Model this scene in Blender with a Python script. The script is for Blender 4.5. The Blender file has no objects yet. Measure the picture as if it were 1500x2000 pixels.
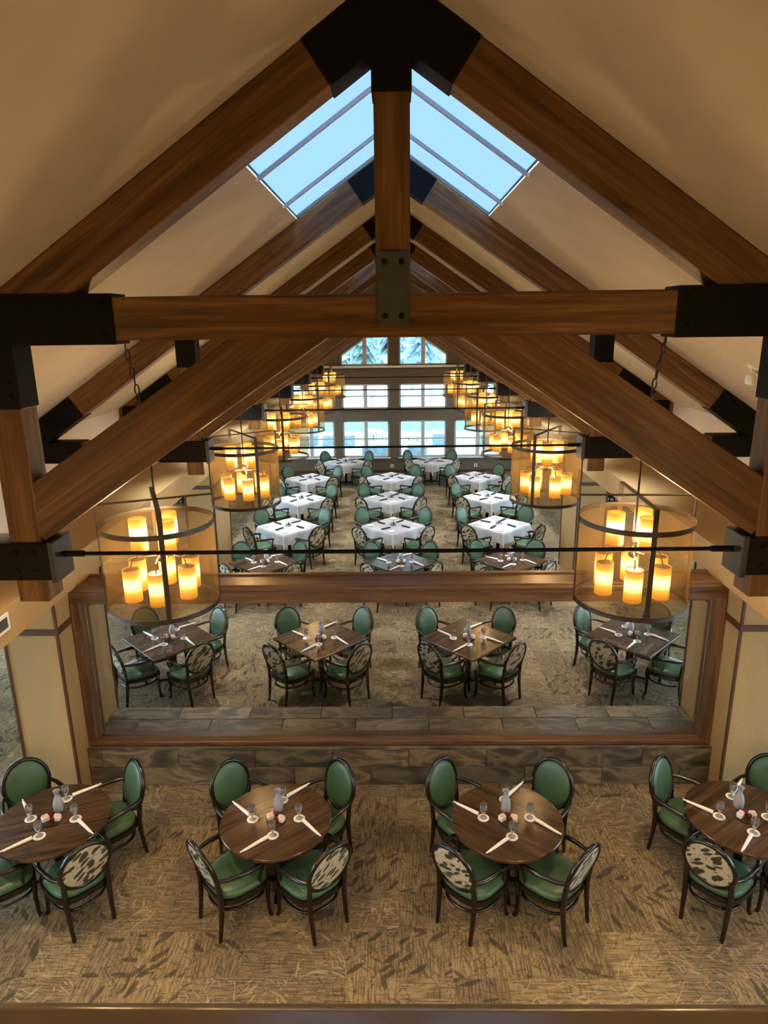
import bpy, bmesh, math, random
from mathutils import Vector, Matrix
random.seed(7)
SC = bpy.context.scene
COL = SC.collection
R = math.radians

# ------------------------------------------------------------------ camera
CAM_H = 5.4
FPX, VPX, VPY, ROLL = 1349.0, 768.5, 624.3, R(0.5)
_d = Vector(((VPX - 750) / FPX, (VPY - 1000) / FPX, 1.0)).normalized()
_p2 = Vector(((VPX + 1000 * math.sin(ROLL) - 750) / FPX, (VPY + 1000 * math.cos(ROLL) - 1000) / FPX, 1.0))
_x = _p2.cross(_d).normalized()
if _x.x < 0: _x = -_x
_dn = _d.cross(_x)
def _c2w(c): return Vector((_x.dot(c), _d.dot(c), -_dn.dot(c)))
_r, _u, _b = _c2w(Vector((1, 0, 0))), _c2w(Vector((0, -1, 0))), _c2w(Vector((0, 0, -1)))
cam_data = bpy.data.cameras.new('camera')
cam = bpy.data.objects.new('camera', cam_data); COL.objects.link(cam)
cam_data.sensor_fit = 'VERTICAL'; cam_data.sensor_height = 24.0
cam_data.lens = FPX / 2000 * 24.0
cam_data.clip_start = 0.05; cam_data.clip_end = 400
cam.matrix_world = Matrix(((_r.x, _u.x, _b.x, 0), (_r.y, _u.y, _b.y, 0), (_r.z, _u.z, _b.z, CAM_H), (0, 0, 0, 1)))
SC.camera = cam

# ------------------------------------------------------------------ world, exposure
SKY_STRENGTH = 7.0
world = bpy.data.worlds.new('overcast_sky'); SC.world = world
world.use_nodes = True
wn = world.node_tree
wn.nodes['Background'].inputs['Color'].default_value = (0.72, 0.88, 1.0, 1)
wn.nodes['Background'].inputs['Strength'].default_value = SKY_STRENGTH
SC.view_settings.view_transform = 'Standard'
SC.view_settings.look = 'None'
SC.view_settings.exposure = 0.75
SC.view_settings.gamma = 1.0
SC.view_settings.use_curve_mapping = False
try:
    SC.cycles.use_denoising = True
    SC.cycles.use_light_tree = False
    SC.cycles.use_adaptive_sampling = True
    SC.cycles.adaptive_threshold = 0.08
    SC.cycles.adaptive_min_samples = 16
    SC.cycles.max_bounces = 5
    SC.cycles.diffuse_bounces = 3
    SC.cycles.glossy_bounces = 3
    SC.cycles.transparent_max_bounces = 20
    SC.cycles.sample_clamp_indirect = 4.0
    SC.cycles.caustics_reflective = False
    SC.cycles.caustics_refractive = False
except Exception:
    pass
LAMP = (1.0, 0.70, 0.39)          # warm lamp colour
SPOT_NEAR, SPOT_DAYFILL = (1.0, 0.74, 0.44), (0.88, 0.95, 1.0)  # far spots are cool and strong, standing in for window daylight
CHAND_W, SPOT_W, DOWN_W = 80.0, 330.0, 150.0

# ------------------------------------------------------------------ materials
def newmat(name):
    m = bpy.data.materials.new(name); m.use_nodes = True
    return m, m.node_tree, m.node_tree.nodes['Principled BSDF']
def nd(nt, typ, **kw):
    n = nt.nodes.new(typ)
    for k, v in kw.items():
        if k.startswith('i_'):
            key = k[2:]
            n.inputs[int(key) if key.isdigit() else key.replace('_', ' ')].default_value = v
        else: setattr(n, k, v)
    return n
def lk(nt, a, b): nt.links.new(a, b)
def ramp(nt, src, stops):
    r = nt.nodes.new('ShaderNodeValToRGB')
    els = r.color_ramp.elements
    while len(els) < len(stops): els.new(0.5)
    for e, (p, c) in zip(els, stops):
        e.position = p; e.color = (*c, 1) if len(c) == 3 else c
    lk(nt, src, r.inputs['Fac']); return r
def mixc(nt, fac, a, b, blend='MIX'):
    m = nt.nodes.new('ShaderNodeMix'); m.data_type = 'RGBA'; m.blend_type = blend
    for sock, v in ((m.inputs[0], fac), (m.inputs[6], a), (m.inputs[7], b)):
        if hasattr(v, 'is_output'): lk(nt, v, sock)
        elif isinstance(v, (int, float)): sock.default_value = v
        else: sock.default_value = (*v, 1)
    return m.outputs[2]
def mathn(nt, op, a, b=None, c=None):
    n = nt.nodes.new('ShaderNodeMath'); n.operation = op
    for i, v in enumerate((a, b, c)):
        if v is None: continue
        if hasattr(v, 'is_output'): lk(nt, v, n.inputs[i])
        else: n.inputs[i].default_value = v
    return n.outputs[0]
def coords(nt, scale=(1, 1, 1), rot=(0, 0, 0), rnd=True):
    tc = nt.nodes.new('ShaderNodeTexCoord'); out = tc.outputs['Object']
    if rnd:
        oi = nt.nodes.new('ShaderNodeObjectInfo')
        va = nd(nt, 'ShaderNodeVectorMath', operation='MULTIPLY_ADD')
        lk(nt, oi.outputs['Random'], va.inputs[0]); va.inputs[1].default_value = (7.3, 3.1, 5.7); lk(nt, out, va.inputs[2])
        out = va.outputs[0]
    mp = nt.nodes.new('ShaderNodeMapping'); lk(nt, out, mp.inputs['Vector'])
    mp.inputs['Scale'].default_value = scale; mp.inputs['Rotation'].default_value = rot
    return mp.outputs[0]
def plain(name, col, rough=0.5, metal=0.0, var=0.12, nscale=6.0, bump=0.0, coat=0.0, spec=0.5):
    m, nt, b = newmat(name)
    v = coords(nt)
    n = nd(nt, 'ShaderNodeTexNoise', i_Scale=nscale, i_Detail=4.0); lk(nt, v, n.inputs['Vector'])
    lo = tuple(c * (1 - var) for c in col); hi = tuple(min(1, c * (1 + var)) for c in col)
    r = ramp(nt, n.outputs[0], [(0.3, lo), (0.7, hi)])
    lk(nt, r.outputs[0], b.inputs['Base Color'])
    b.inputs['Roughness'].default_value = rough; b.inputs['Metallic'].default_value = metal
    b.inputs['Specular IOR Level'].default_value = spec
    if coat: b.inputs['Coat Weight'].default_value = coat; b.inputs['Coat Roughness'].default_value = 0.1
    if bump:
        bp = nd(nt, 'ShaderNodeBump', i_Strength=bump, i_Distance=0.01); lk(nt, n.outputs[0], bp.inputs['Height']); lk(nt, bp.outputs[0], b.inputs['Normal'])
    return m
def wood(name, c0, c1, c2, rough=0.45, lam=0.05, coat=0.0, freq=11.0, spec=0.5):
    """grain along local X"""
    m, nt, b = newmat(name)
    v = coords(nt, (0.8, freq, freq))
    n = nd(nt, 'ShaderNodeTexNoise', i_Scale=1.3, i_Detail=7.0, i_Distortion=1.2); lk(nt, v, n.inputs['Vector'])
    v2 = coords(nt, (1.5, freq * 9, freq * 9))
    n2 = nd(nt, 'ShaderNodeTexNoise', i_Scale=1.0, i_Detail=3.0); lk(nt, v2, n2.inputs['Vector'])
    r = ramp(nt, n.outputs[0], [(0.28, c0), (0.5, c1), (0.74, c2)])
    r2 = ramp(nt, n2.outputs[0], [(0.3, (0.62, 0.6, 0.58)), (0.65, (1.08, 1.06, 1.04))])
    col = mixc(nt, 0.75, r.outputs[0], r2.outputs[0], 'MULTIPLY')
    if lam:                                                   # glued laminations, each board its own tone
        tc = nt.nodes.new('ShaderNodeTexCoord'); sp = nt.nodes.new('ShaderNodeSeparateXYZ'); lk(nt, tc.outputs['Object'], sp.inputs[0])
        oi = nt.nodes.new('ShaderNodeObjectInfo')
        f = mathn(nt, 'FLOOR', mathn(nt, 'MULTIPLY', sp.outputs['Z'], 1 / lam))
        cb = nt.nodes.new('ShaderNodeCombineXYZ'); lk(nt, f, cb.inputs[0]); lk(nt, oi.outputs['Random'], cb.inputs[1])
        w = nt.nodes.new('ShaderNodeTexWhiteNoise'); lk(nt, cb.outputs[0], w.inputs[0])
        rr = ramp(nt, w.outputs[0], [(0, (0.78, 0.75, 0.72)), (1, (1.15, 1.12, 1.08))])
        col = mixc(nt, 1.0, col, rr.outputs[0], 'MULTIPLY')
    lk(nt, col, b.inputs['Base Color'])
    b.inputs['Roughness'].default_value = rough; b.inputs['Specular IOR Level'].default_value = spec
    if coat: b.inputs['Coat Weight'].default_value = coat; b.inputs['Coat Roughness'].default_value = 0.08
    bp = nd(nt, 'ShaderNodeBump', i_Strength=0.15, i_Distance=0.004); lk(nt, n2.outputs[0], bp.inputs['Height']); lk(nt, bp.outputs[0], b.inputs['Normal'])
    return m
def emissive(name, col, strength):
    m, nt, b = newmat(name)
    b.inputs['Base Color'].default_value = (*col, 1)
    b.inputs['Emission Color'].default_value = (*col, 1); b.inputs['Emission Strength'].default_value = strength
    m.cycles.emission_sampling = 'NONE'
    return m
def glassy(name, tint, gloss=0.08, rough=0.02, milk=0.0, milkcol=(0.8, 0.85, 0.9)):
    """thin glass: lets light straight through, with a surface reflection"""
    m, nt, b = newmat(name); nt.nodes.remove(b)
    out = nt.nodes['Material Output']
    t = nd(nt, 'ShaderNodeBsdfTransparent'); t.inputs[0].default_value = (*tint, 1)
    g = nd(nt, 'ShaderNodeBsdfGlossy'); g.inputs['Roughness'].default_value = rough
    fr = nd(nt, 'ShaderNodeFresnel', i_IOR=1.45)
    fac = mathn(nt, 'MULTIPLY', fr.outputs[0], gloss / 0.08)
    mx = nt.nodes.new('ShaderNodeMixShader'); lk(nt, fac, mx.inputs[0]); lk(nt, t.outputs[0], mx.inputs[1]); lk(nt, g.outputs[0], mx.inputs[2])
    last = mx.outputs[0]
    if milk:
        d = nd(nt, 'ShaderNodeBsdfDiffuse'); d.inputs[0].default_value = (*milkcol, 1)
        m2 = nt.nodes.new('ShaderNodeMixShader'); m2.inputs[0].default_value = milk
        lk(nt, last, m2.inputs[1]); lk(nt, d.outputs[0], m2.inputs[2]); last = m2.outputs[0]
    lk(nt, last, out.inputs['Surface']); return m

M = {}
M['beam'] = wood('timber_stain', (0.072, 0.032, 0.009), (0.165, 0.082, 0.024), (0.265, 0.140, 0.045), rough=0.42, spec=0.4)
M['frame_wood'] = wood('oak_frame', (0.075, 0.036, 0.016), (0.135, 0.070, 0.033), (0.20, 0.112, 0.055), rough=0.38, lam=0)
M['walnut'] = wood('walnut_laminate', (0.022, 0.012, 0.008), (0.066, 0.037, 0.021), (0.120, 0.070, 0.040), rough=0.20, lam=0, freq=9.0, spec=0.6)
M['steel'] = plain('blackened_steel', (0.004, 0.004, 0.0035), 0.55, 0.0, nscale=20, spec=0.16)
M['grey_steel'] = plain('grey_steel_plate', (0.07, 0.075, 0.068), 0.4, 0.1, nscale=14)
M['end_steel'] = plain('dark_grey_steel', (0.03, 0.033, 0.033), 0.35, 0.0, nscale=14)
M['bronze'] = plain('dark_bronze', (0.055, 0.040, 0.030), 0.4, 0.5, nscale=30)
M['ceiling'] = plain('ceiling_plaster', (0.56, 0.47, 0.345), 0.85, var=0.05, nscale=3, bump=0.25)
M['cream'] = plain('cream_wallcovering', (0.42, 0.272, 0.108), 0.75, var=0.05, nscale=40)
M['pale'] = plain('pale_wall_paint', (0.66, 0.58, 0.48), 0.8, var=0.03, nscale=4)
M['gable_shade'] = plain('taupe_backlit_wall', (0.13, 0.107, 0.074), 0.8, var=0.05, nscale=5)  # gable wall darkened in its colour for backlit shade
M['dark_trim'] = plain('dark_red_brown_trim', (0.085, 0.035, 0.014), 0.4, nscale=15)
M['white'] = plain('white_paint', (0.78, 0.78, 0.76), 0.45, var=0.03)
M['win_frame'] = plain('window_frame_paint', (0.50, 0.50, 0.48), 0.5, var=0.03)
M['green'] = plain('green_vinyl', (0.050, 0.115, 0.058), 0.38, var=0.16, nscale=3.0, spec=0.5)
M['chair_wood'] = plain('espresso_lacquer', (0.009, 0.006, 0.005), 0.22, nscale=12, spec=0.6)
M['porcelain'] = plain('white_paper', (0.86, 0.85, 0.84), 0.5, var=0.02)
M['napkin'] = plain('white_linen', (0.86, 0.84, 0.80), 0.85, var=0.04, nscale=30)
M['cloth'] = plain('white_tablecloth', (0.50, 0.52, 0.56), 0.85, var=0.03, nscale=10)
M['black_cloth'] = plain('black_linen', (0.012, 0.012, 0.016), 0.8, nscale=30)
M['jam'] = plain('dark_red_jam', (0.11, 0.012, 0.010), 0.2, nscale=9)
M['packets'] = plain('pink_sugar_packets', (0.75, 0.48, 0.45), 0.7, var=0.35, nscale=90)
M['grout'] = plain('grey_grout', (0.16, 0.14, 0.115), 0.9)
M['glass'] = glassy('clear_glass', (0.985, 0.99, 0.985), 0.10)
M['goblet'] = glassy('goblet_glass', (0.93, 0.93, 0.95), 0.40, 0.06, 0.16, (0.8, 0.8, 0.85))
M['water_glass'] = glassy('carafe_glass', (0.80, 0.85, 0.92), 0.3, 0.05, 0.32, (0.78, 0.84, 0.93))
M['window_glass'] = glassy('window_glass', (0.455, 0.55, 0.575), 0.03)
M['aisle_glass'] = glassy('aisle_window_glass', (0.95, 0.98, 1.0), 0.03)
M['skylight_glass'] = glassy('tinted_skylight_glass', (0.225, 0.275, 0.35), 0.0)
M['snow'] = plain('snow', (0.84, 0.87, 0.90), 0.9, var=0.06, nscale=0.6)
M['ice'] = plain('frozen_water', (0.26, 0.46, 0.52), 0.5, var=0.08, nscale=0.1)
M['stone_out'] = plain('grey_garden_stone', (0.36, 0.41, 0.45), 0.9, var=0.35, nscale=7)
M['bark'] = plain('frosty_bark', (0.46, 0.46, 0.47), 0.9, var=0.4, nscale=9)
M['needles'] = plain('snowy_needles', (0.26, 0.36, 0.33), 0.9, var=0.6, nscale=2.5)
M['needles_blue'] = plain('frosted_blue_needles', (0.42, 0.52, 0.58), 0.9, var=0.5, nscale=2.0)

# chandelier drum: woven amber screen, partly see-through
def drum_mat():
    m, nt, b = newmat('amber_screen'); nt.nodes.remove(b)
    out = nt.nodes['Material Output']
    t = nd(nt, 'ShaderNodeBsdfTransparent'); t.inputs[0].default_value = (0.84, 0.73, 0.55, 1)
    d = nd(nt, 'ShaderNodeBsdfDiffuse'); tl = nd(nt, 'ShaderNodeBsdfTranslucent')
    n = nd(nt, 'ShaderNodeTexNoise', i_Scale=3.0, i_Detail=3.0); lk(nt, coords(nt, (9, 9, 0.8)), n.inputs['Vector'])
    c = ramp(nt, n.outputs[0], [(0.3, (0.17, 0.105, 0.045)), (0.7, (0.30, 0.195, 0.085))])
    lk(nt, c.outputs[0], d.inputs[0]); lk(nt, c.outputs[0], tl.inputs[0])
    a = nt.nodes.new('ShaderNodeMixShader'); a.inputs[0].default_value = 0.45
    lk(nt, d.outputs[0], a.inputs[1]); lk(nt, tl.outputs[0], a.inputs[2])
    x = nt.nodes.new('ShaderNodeMixShader'); x.inputs[0].default_value = 0.24
    lk(nt, t.outputs[0], x.inputs[1]); lk(nt, a.outputs[0], x.inputs[2]); lk(nt, x.outputs[0], out.inputs['Surface'])
    return m
M['drum'] = drum_mat()
def candle_mat():
    """lit amber shade: bulb at mid height"""
    m, nt, b = newmat('lit_amber_shade')
    tc = nt.nodes.new('ShaderNodeTexCoord'); sp = nt.nodes.new('ShaderNodeSeparateXYZ'); lk(nt, tc.outputs['Object'], sp.inputs[0])
    z = mathn(nt, 'MULTIPLY_ADD', sp.outputs['Z'], 1 / 0.29, 0.5)      # 0 bottom .. 1 top
    r = ramp(nt, z, [(0.0, (0.50, 0.17, 0.012)), (0.12, (0.62, 0.25, 0.018)), (0.30, (1.0, 0.58, 0.07)), (0.50, (2.4, 2.0, 1.0)), (0.62, (2.4, 2.0, 1.0)), (0.80, (0.95, 0.54, 0.07)), (1.0, (0.50, 0.20, 0.02))])
    b.inputs['Base Color'].default_value = (0.16, 0.08, 0.015, 1); b.inputs['Roughness'].default_value = 0.7
    lk(nt, r.outputs[0], b.inputs['Emission Color']); b.inputs['Emission Strength'].default_value = 1.0
    m.cycles.emission_sampling = 'NONE'
    return m
M['candle'] = candle_mat()

def carpet_mat():
    m, nt, b = newmat('leaf_patterned_carpet')
    tc = nt.nodes.new('ShaderNodeTexCoord'); P = tc.outputs['Object']
    def vm(op, a, bb=None):
        n = nd(nt, 'ShaderNodeVectorMath', operation=op)
        lk(nt, a, n.inputs[0])
        if bb is not None:
            if hasattr(bb, 'is_output'): lk(nt, bb, n.inputs[1])
            else: n.inputs[1].default_value = bb
        return n.outputs[0]
    cell = vm('FLOOR', vm('MULTIPLY', P, (1 / 0.46, 1 / 0.46, 0)))
    wn_ = nt.nodes.new('ShaderNodeTexWhiteNoise'); wn_.noise_dimensions = '3D'; lk(nt, cell, wn_.inputs[0])
    rnd, rcol = wn_.outputs[0], wn_.outputs[1]
    def noise(vec, scale, detail=3.0, dist=0.0):
        n = nd(nt, 'ShaderNodeTexNoise', i_Scale=scale, i_Detail=detail, i_Distortion=dist); lk(nt, vec, n.inputs['Vector']); return n.outputs[0]
    sx = noise(vm('MULTIPLY', P, (5, 75, 0)), 1.0); sy = noise(vm('MULTIPLY', P, (75, 5, 0)), 1.0)
    pick = mathn(nt, 'GREATER_THAN', rnd, 0.5)
    stripe = mixc(nt, pick, sx, sy)
    # strokes drawn at a different angle in every tile
    def turned(fac, add):
        r_ = nd(nt, 'ShaderNodeVectorRotate', rotation_type='Z_AXIS'); lk(nt, P, r_.inputs['Vector'])
        lk(nt, mathn(nt, 'MULTIPLY_ADD', fac, 6.28, add), r_.inputs['Angle']); return r_.outputs[0]
    cell2 = vm('FLOOR', vm('MULTIPLY', vm('ADD', P, (.11, .17, 0)), (1 / 0.25, 1 / 0.25, 0)))
    wn2 = nt.nodes.new('ShaderNodeTexWhiteNoise'); wn2.noise_dimensions = '3D'; lk(nt, cell2, wn2.inputs[0]); rnd2 = wn2.outputs[0]
    wv = nd(nt, 'ShaderNodeTexNoise', i_Scale=3.0, i_Detail=2.0); lk(nt, P, wv.inputs['Vector'])
    bend = vm('MULTIPLY', wv.outputs[1], (0.10, 0.10, 0))
    def strokes(fac, add, sc, lo, hi):
        q = noise(vm('MULTIPLY', vm('ADD', turned(fac, add), bend), sc), 1.0, 2.0)
        return ramp(nt, q, [(lo, (0, 0, 0)), (hi, (1, 1, 1))]).outputs[0]
    twig = mathn(nt, 'MAXIMUM', strokes(rnd2, 0.3, (4.5, 42, 0), .60, .64), strokes(rnd2, 0.95, (5, 48, 0), .61, .65))
    warped = vm('ADD', turned(rnd, 1.1), bend)
    v2 = nd(nt, 'ShaderNodeTexVoronoi', feature='F1', i_Scale=1.0); lk(nt, vm('MULTIPLY', warped, (2.9, 11.5, 0)), v2.inputs['Vector'])
    leaf = ramp(nt, v2.outputs[0], [(0.27, (1, 1, 1)), (0.31, (0, 0, 0))]).outputs[0]
    scratch = strokes(rnd2, 2.1, (6, 70, 0), .58, .62)
    big = noise(P, 0.9, 2.0)
    tan, mid, dark = (0.31, 0.232, 0.128), (0.150, 0.119, 0.074), (0.050, 0.043, 0.032)
    base = mixc(nt, ramp(nt, stripe, [(0.40, (0, 0, 0)), (0.56, (1, 1, 1))]).outputs[0], mid, tan)
    tone = mixc(nt, ramp(nt, rcol, [(0.30, (0, 0, 0)), (0.75, (1, 1, 1))]).outputs[0], (0.78, 0.78, 0.81), (1.05, 1.03, 1.0))
    base = mixc(nt, 1.0, base, tone, 'MULTIPLY')
    base = mixc(nt, mathn(nt, 'MULTIPLY', scratch, 0.55), base, dark)
    leafk = mathn(nt, 'MULTIPLY', leaf, mathn(nt, 'GREATER_THAN', rnd, 0.52))
    base = mixc(nt, mathn(nt, 'MULTIPLY', leafk, 0.75), base, dark)
    twigd = mathn(nt, 'MULTIPLY', twig, mathn(nt, 'LESS_THAN', rnd, 0.42))
    base = mixc(nt, mathn(nt, 'MULTIPLY', twigd, 0.8), base, (0.40, 0.31, 0.185))
    twigk = mathn(nt, 'MULTIPLY', twig, mathn(nt, 'GREATER_THAN', rnd, 0.42))
    base = mixc(nt, mathn(nt, 'MULTIPLY', twigk, 0.6), base, dark)
    base = mixc(nt, 1.0, base, ramp(nt, big, [(0.3, (0.86, 0.86, 0.88)), (0.7, (1.08, 1.06, 1.02))]).outputs[0], 'MULTIPLY')
    lk(nt, base, b.inputs['Base Color']); b.inputs['Roughness'].default_value = 0.95; b.inputs['Specular IOR Level'].default_value = 0.1
    return m
M['carpet'] = carpet_mat()
def stone_tile():
    m, nt, b = newmat('slate_tile')
    v = coords(nt, (0.9, 2.6, 2.6), (0.1, 0.35, 0.1))
    n = nd(nt, 'ShaderNodeTexNoise', i_Scale=1.7, i_Detail=6.0, i_Distortion=0.9); lk(nt, v, n.inputs['Vector'])
    r = ramp(nt, n.outputs[0], [(0.32, (0.045, 0.041, 0.036)), (0.46, (0.11, 0.096, 0.074)), (0.54, (0.25, 0.205, 0.145)), (0.60, (0.12, 0.105, 0.082)), (0.72, (0.06, 0.055, 0.048))])
    oi = nt.nodes.new('ShaderNodeObjectInfo')
    t = ramp(nt, oi.outputs['Random'], [(0, (0.6, 0.64, 0.70)), (1, (1.25, 1.16, 1.0))])
    lk(nt, mixc(nt, 1.0, r.outputs[0], t.outputs[0], 'MULTIPLY'), b.inputs['Base Color'])
    b.inputs['Roughness'].default_value = 0.4
    return m
M['slate'] = stone_tile()
def leaf_fabric():
    m, nt, b = newmat('leaf_print_fabric')
    v = coords(nt, (1, 1, 1), (0, 0.6, 0))
    w = nd(nt, 'ShaderNodeTexNoise', i_Scale=5.0, i_Detail=1.0); lk(nt, v, w.inputs['Vector'])
    ad = nd(nt, 'ShaderNodeVectorMath', operation='MULTIPLY_ADD'); lk(nt, w.outputs[1], ad.inputs[0]); ad.inputs[1].default_value = (0.12, 0.12, 0.12); lk(nt, v, ad.inputs[2])
    mp = nd(nt, 'ShaderNodeMapping'); lk(nt, ad.outputs[0], mp.inputs[0]); mp.inputs['Scale'].default_value = (9, 4, 22)
    vo = nd(nt, 'ShaderNodeTexVoronoi', feature='F1', i_Scale=1.0); lk(nt, mp.outputs[0], vo.inputs['Vector'])
    r = ramp(nt, vo.outputs[0], [(0.41, (0.040, 0.044, 0.024)), (0.47, (0.48, 0.43, 0.31))])
    vo2 = nd(nt, 'ShaderNodeTexVoronoi', feature='DISTANCE_TO_EDGE', i_Scale=11.0); lk(nt, ad.outputs[0], vo2.inputs['Vector'])
    r2 = ramp(nt, vo2.outputs[0], [(0.018, (0.10, 0.09, 0.05)), (0.04, (1, 1, 1))])
    lk(nt, mixc(nt, 0.45, r.outputs[0], r2.outputs[0], 'MULTIPLY'), b.inputs['Base Color']); b.inputs['Roughness'].default_value = 0.85
    return m
M['leaf_fabric'] = leaf_fabric()

# ------------------------------------------------------------------ mesh helpers
class MB:
    def __init__(s): s.v = []; s.f = []
    def add(s, vs, fs):
        o = len(s.v); s.v += [tuple(p) for p in vs]; s.f += [tuple(i + o for i in f) for f in fs]; return s
    def box(s, x0, x1, y0, y1, z0, z1):
        return s.add([(x0, y0, z0), (x1, y0, z0), (x1, y1, z0), (x0, y1, z0), (x0, y0, z1), (x1, y0, z1), (x1, y1, z1), (x0, y1, z1)],
                     [(0, 3, 2, 1), (4, 5, 6, 7), (0, 1, 5, 4), (1, 2, 6, 5), (2, 3, 7, 6), (3, 0, 4, 7)])
    def prism(s, poly, axis, a, b):
        """poly: list of 2-D points, extruded along axis between a and b"""
        def P(p, t): return {'x': (t, p[0], p[1]), 'y': (p[0], t, p[1]), 'z': (p[0], p[1], t)}[axis]
        n = len(poly); vs = [P(p, a) for p in poly] + [P(p, b) for p in poly]
        fs = [tuple(range(n)), tuple(range(2 * n - 1, n - 1, -1))] + [(i, i + n, (i + 1) % n + n, (i + 1) % n) for i in range(n)]
        return s.add(vs, fs)
    def lathe(s, prof, n=20, c=(0, 0, 0), cap=True):
        vs = []; fs = []
        for r, z in prof:
            for k in range(n):
                a = 2 * math.pi * k / n; vs.append((c[0] + r * math.cos(a), c[1] + r * math.sin(a), c[2] + z))
        for i in range(len(prof) - 1):
            for k in range(n):
                k2 = (k + 1) % n; fs.append((i * n + k, i * n + k2, (i + 1) * n + k2, (i + 1) * n + k))
        if cap:
            fs.append(tuple(range(n - 1, -1, -1))); fs.append(tuple((len(prof) - 1) * n + k for k in range(n)))
        return s.add(vs, fs)
    def tube(s, pts, rad, n=8, closed=False, flat=None):
        """swept tube; rad: number or list; flat=(w,h) gives a rectangular-ish section"""
        pts = [Vector(p) for p in pts]; m = len(pts)
        rads = rad if isinstance(rad, (list, tuple)) else [rad] * m
        vs = []; up = None
        for i, p in enumerate(pts):
            if closed: t = (pts[(i + 1) % m] - pts[i - 1]).normalized()
            else: t = (pts[min(i + 1, m - 1)] - pts[max(i - 1, 0)]).normalized()
            if up is None:
                up = Vector((0, 0, 1)) if abs(t.z) < 0.9 else Vector((1, 0, 0))
            a = (up - t * up.dot(t)).normalized(); bb = t.cross(a); up = a
            for k in range(n):
                an = 2 * math.pi * (k + 0.5) / n
                if flat: q = a * (math.copysign(flat[1] / 2, math.sin(an))) + bb * (math.copysign(flat[0] / 2, math.cos(an)))
                else: q = (a * math.sin(an) + bb * math.cos(an)) * rads[i]
                vs.append(p + q)
        fs = []
        for i in range(m if closed else m - 1):
            j = (i + 1) % m
            for k in range(n):
                k2 = (k + 1) % n; fs.append((i * n + k, i * n + k2, j * n + k2, j * n + k))
        if not closed:
            fs.append(tuple(range(n - 1, -1, -1))); fs.append(tuple((m - 1) * n + k for k in range(n)))
        return s.add(vs, fs)
    def mesh(s, name, mat, smooth=None, bevel=0.0):
        me = bpy.data.meshes.new(name); me.from_pydata(s.v, [], s.f)
        bm = bmesh.new(); bm.from_mesh(me)
        bmesh.ops.recalc_face_normals(bm, faces=bm.faces)
        if bevel: bmesh.ops.bevel(bm, geom=list(bm.edges), offset=bevel, segments=1, affect='EDGES', clamp_overlap=True)
        bm.to_mesh(me); bm.free()
        me.materials.append(M[mat] if isinstance(mat, str) else mat)
        if smooth is not None:
            me.shade_smooth(); me.set_sharp_from_angle(angle=R(smooth))
        me.update(); return me
def obj(name, me, parent=None, loc=None, rot=None, mat4=None):
    o = bpy.data.objects.new(name, me); COL.objects.link(o)
    if parent: o.parent = parent
    if mat4 is not None: o.matrix_local = mat4
    else:
        if loc is not None: o.location = loc
        if rot is not None: o.rotation_euler = rot
    return o
def tag(o, label, cat, group=None):
    o['label'] = label; o['category'] = cat
    if group: o['group'] = group
    return o
def struct(o): o['kind'] = 'structure'; return o
def empty(name, loc, rz=0.0):
    o = bpy.data.objects.new(name, None); COL.objects.link(o); o.empty_display_size = 0.1
    o.location = loc; o.rotation_euler = (0, 0, rz); return o
def build(name, label, cat, loc, rz, parts, group=None):
    """parts: (name, mesh, [location, rotation, [subparts]])"""
    t = tag(empty(name, loc, rz), label, cat, group)
    for p in parts:
        o = obj(p[0], p[1], t, p[2] if len(p) > 2 else None, p[3] if len(p) > 3 else None)
        for q in (p[4] if len(p) > 4 else ()): obj(q[0], q[1], o, q[2] if len(q) > 2 else None, q[3] if len(q) > 3 else None)
    return t
_beam_cache = {}
def beam_between(name, p0, p1, w, h, mat, parent, bevel=0.006):
    """box from p0 to p1 (centre line); w: size along horizontal-perpendicular (Y), h: size perpendicular in the X-Z plane"""
    p0, p1 = Vector(p0), Vector(p1); L = (p1 - p0).length
    key = (round(L, 3), w, h, mat)
    if key not in _beam_cache:
        _beam_cache[key] = MB().box(-L / 2, L / 2, -w / 2, w / 2, -h / 2, h / 2).mesh(name, mat, bevel=bevel)
    x = (p1 - p0).normalized(); y = Vector((0, 1, 0))
    if abs(x.y) > 0.9: y = Vector((1, 0, 0))
    z = x.cross(y).normalized(); y = z.cross(x)
    c = (p0 + p1) / 2
    m = Matrix(((x.x, y.x, z.x, c.x), (x.y, y.y, z.y, c.y), (x.z, y.z, z.z, c.z), (0, 0, 0, 1)))
    return obj(name, _beam_cache[key], parent, mat4=m)

# ------------------------------------------------------------------ dimensions
TR = [3.96, 7.60, 11.0, 14.2, 17.4, 20.7]      # front faces of the six roof trusses
GABLE = 24.78
RIDGE, SLOPE = 7.07, 0.68
XW, XH, ZH, ZL = 4.40, 3.60, 2.55, 2.90          # upper wall, header face, header underside, ledge
XA = 7.7                                         # outer aisle wall
YB = -3.0
def roof(x): return RIDGE - SLOPE * abs(x)

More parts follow.
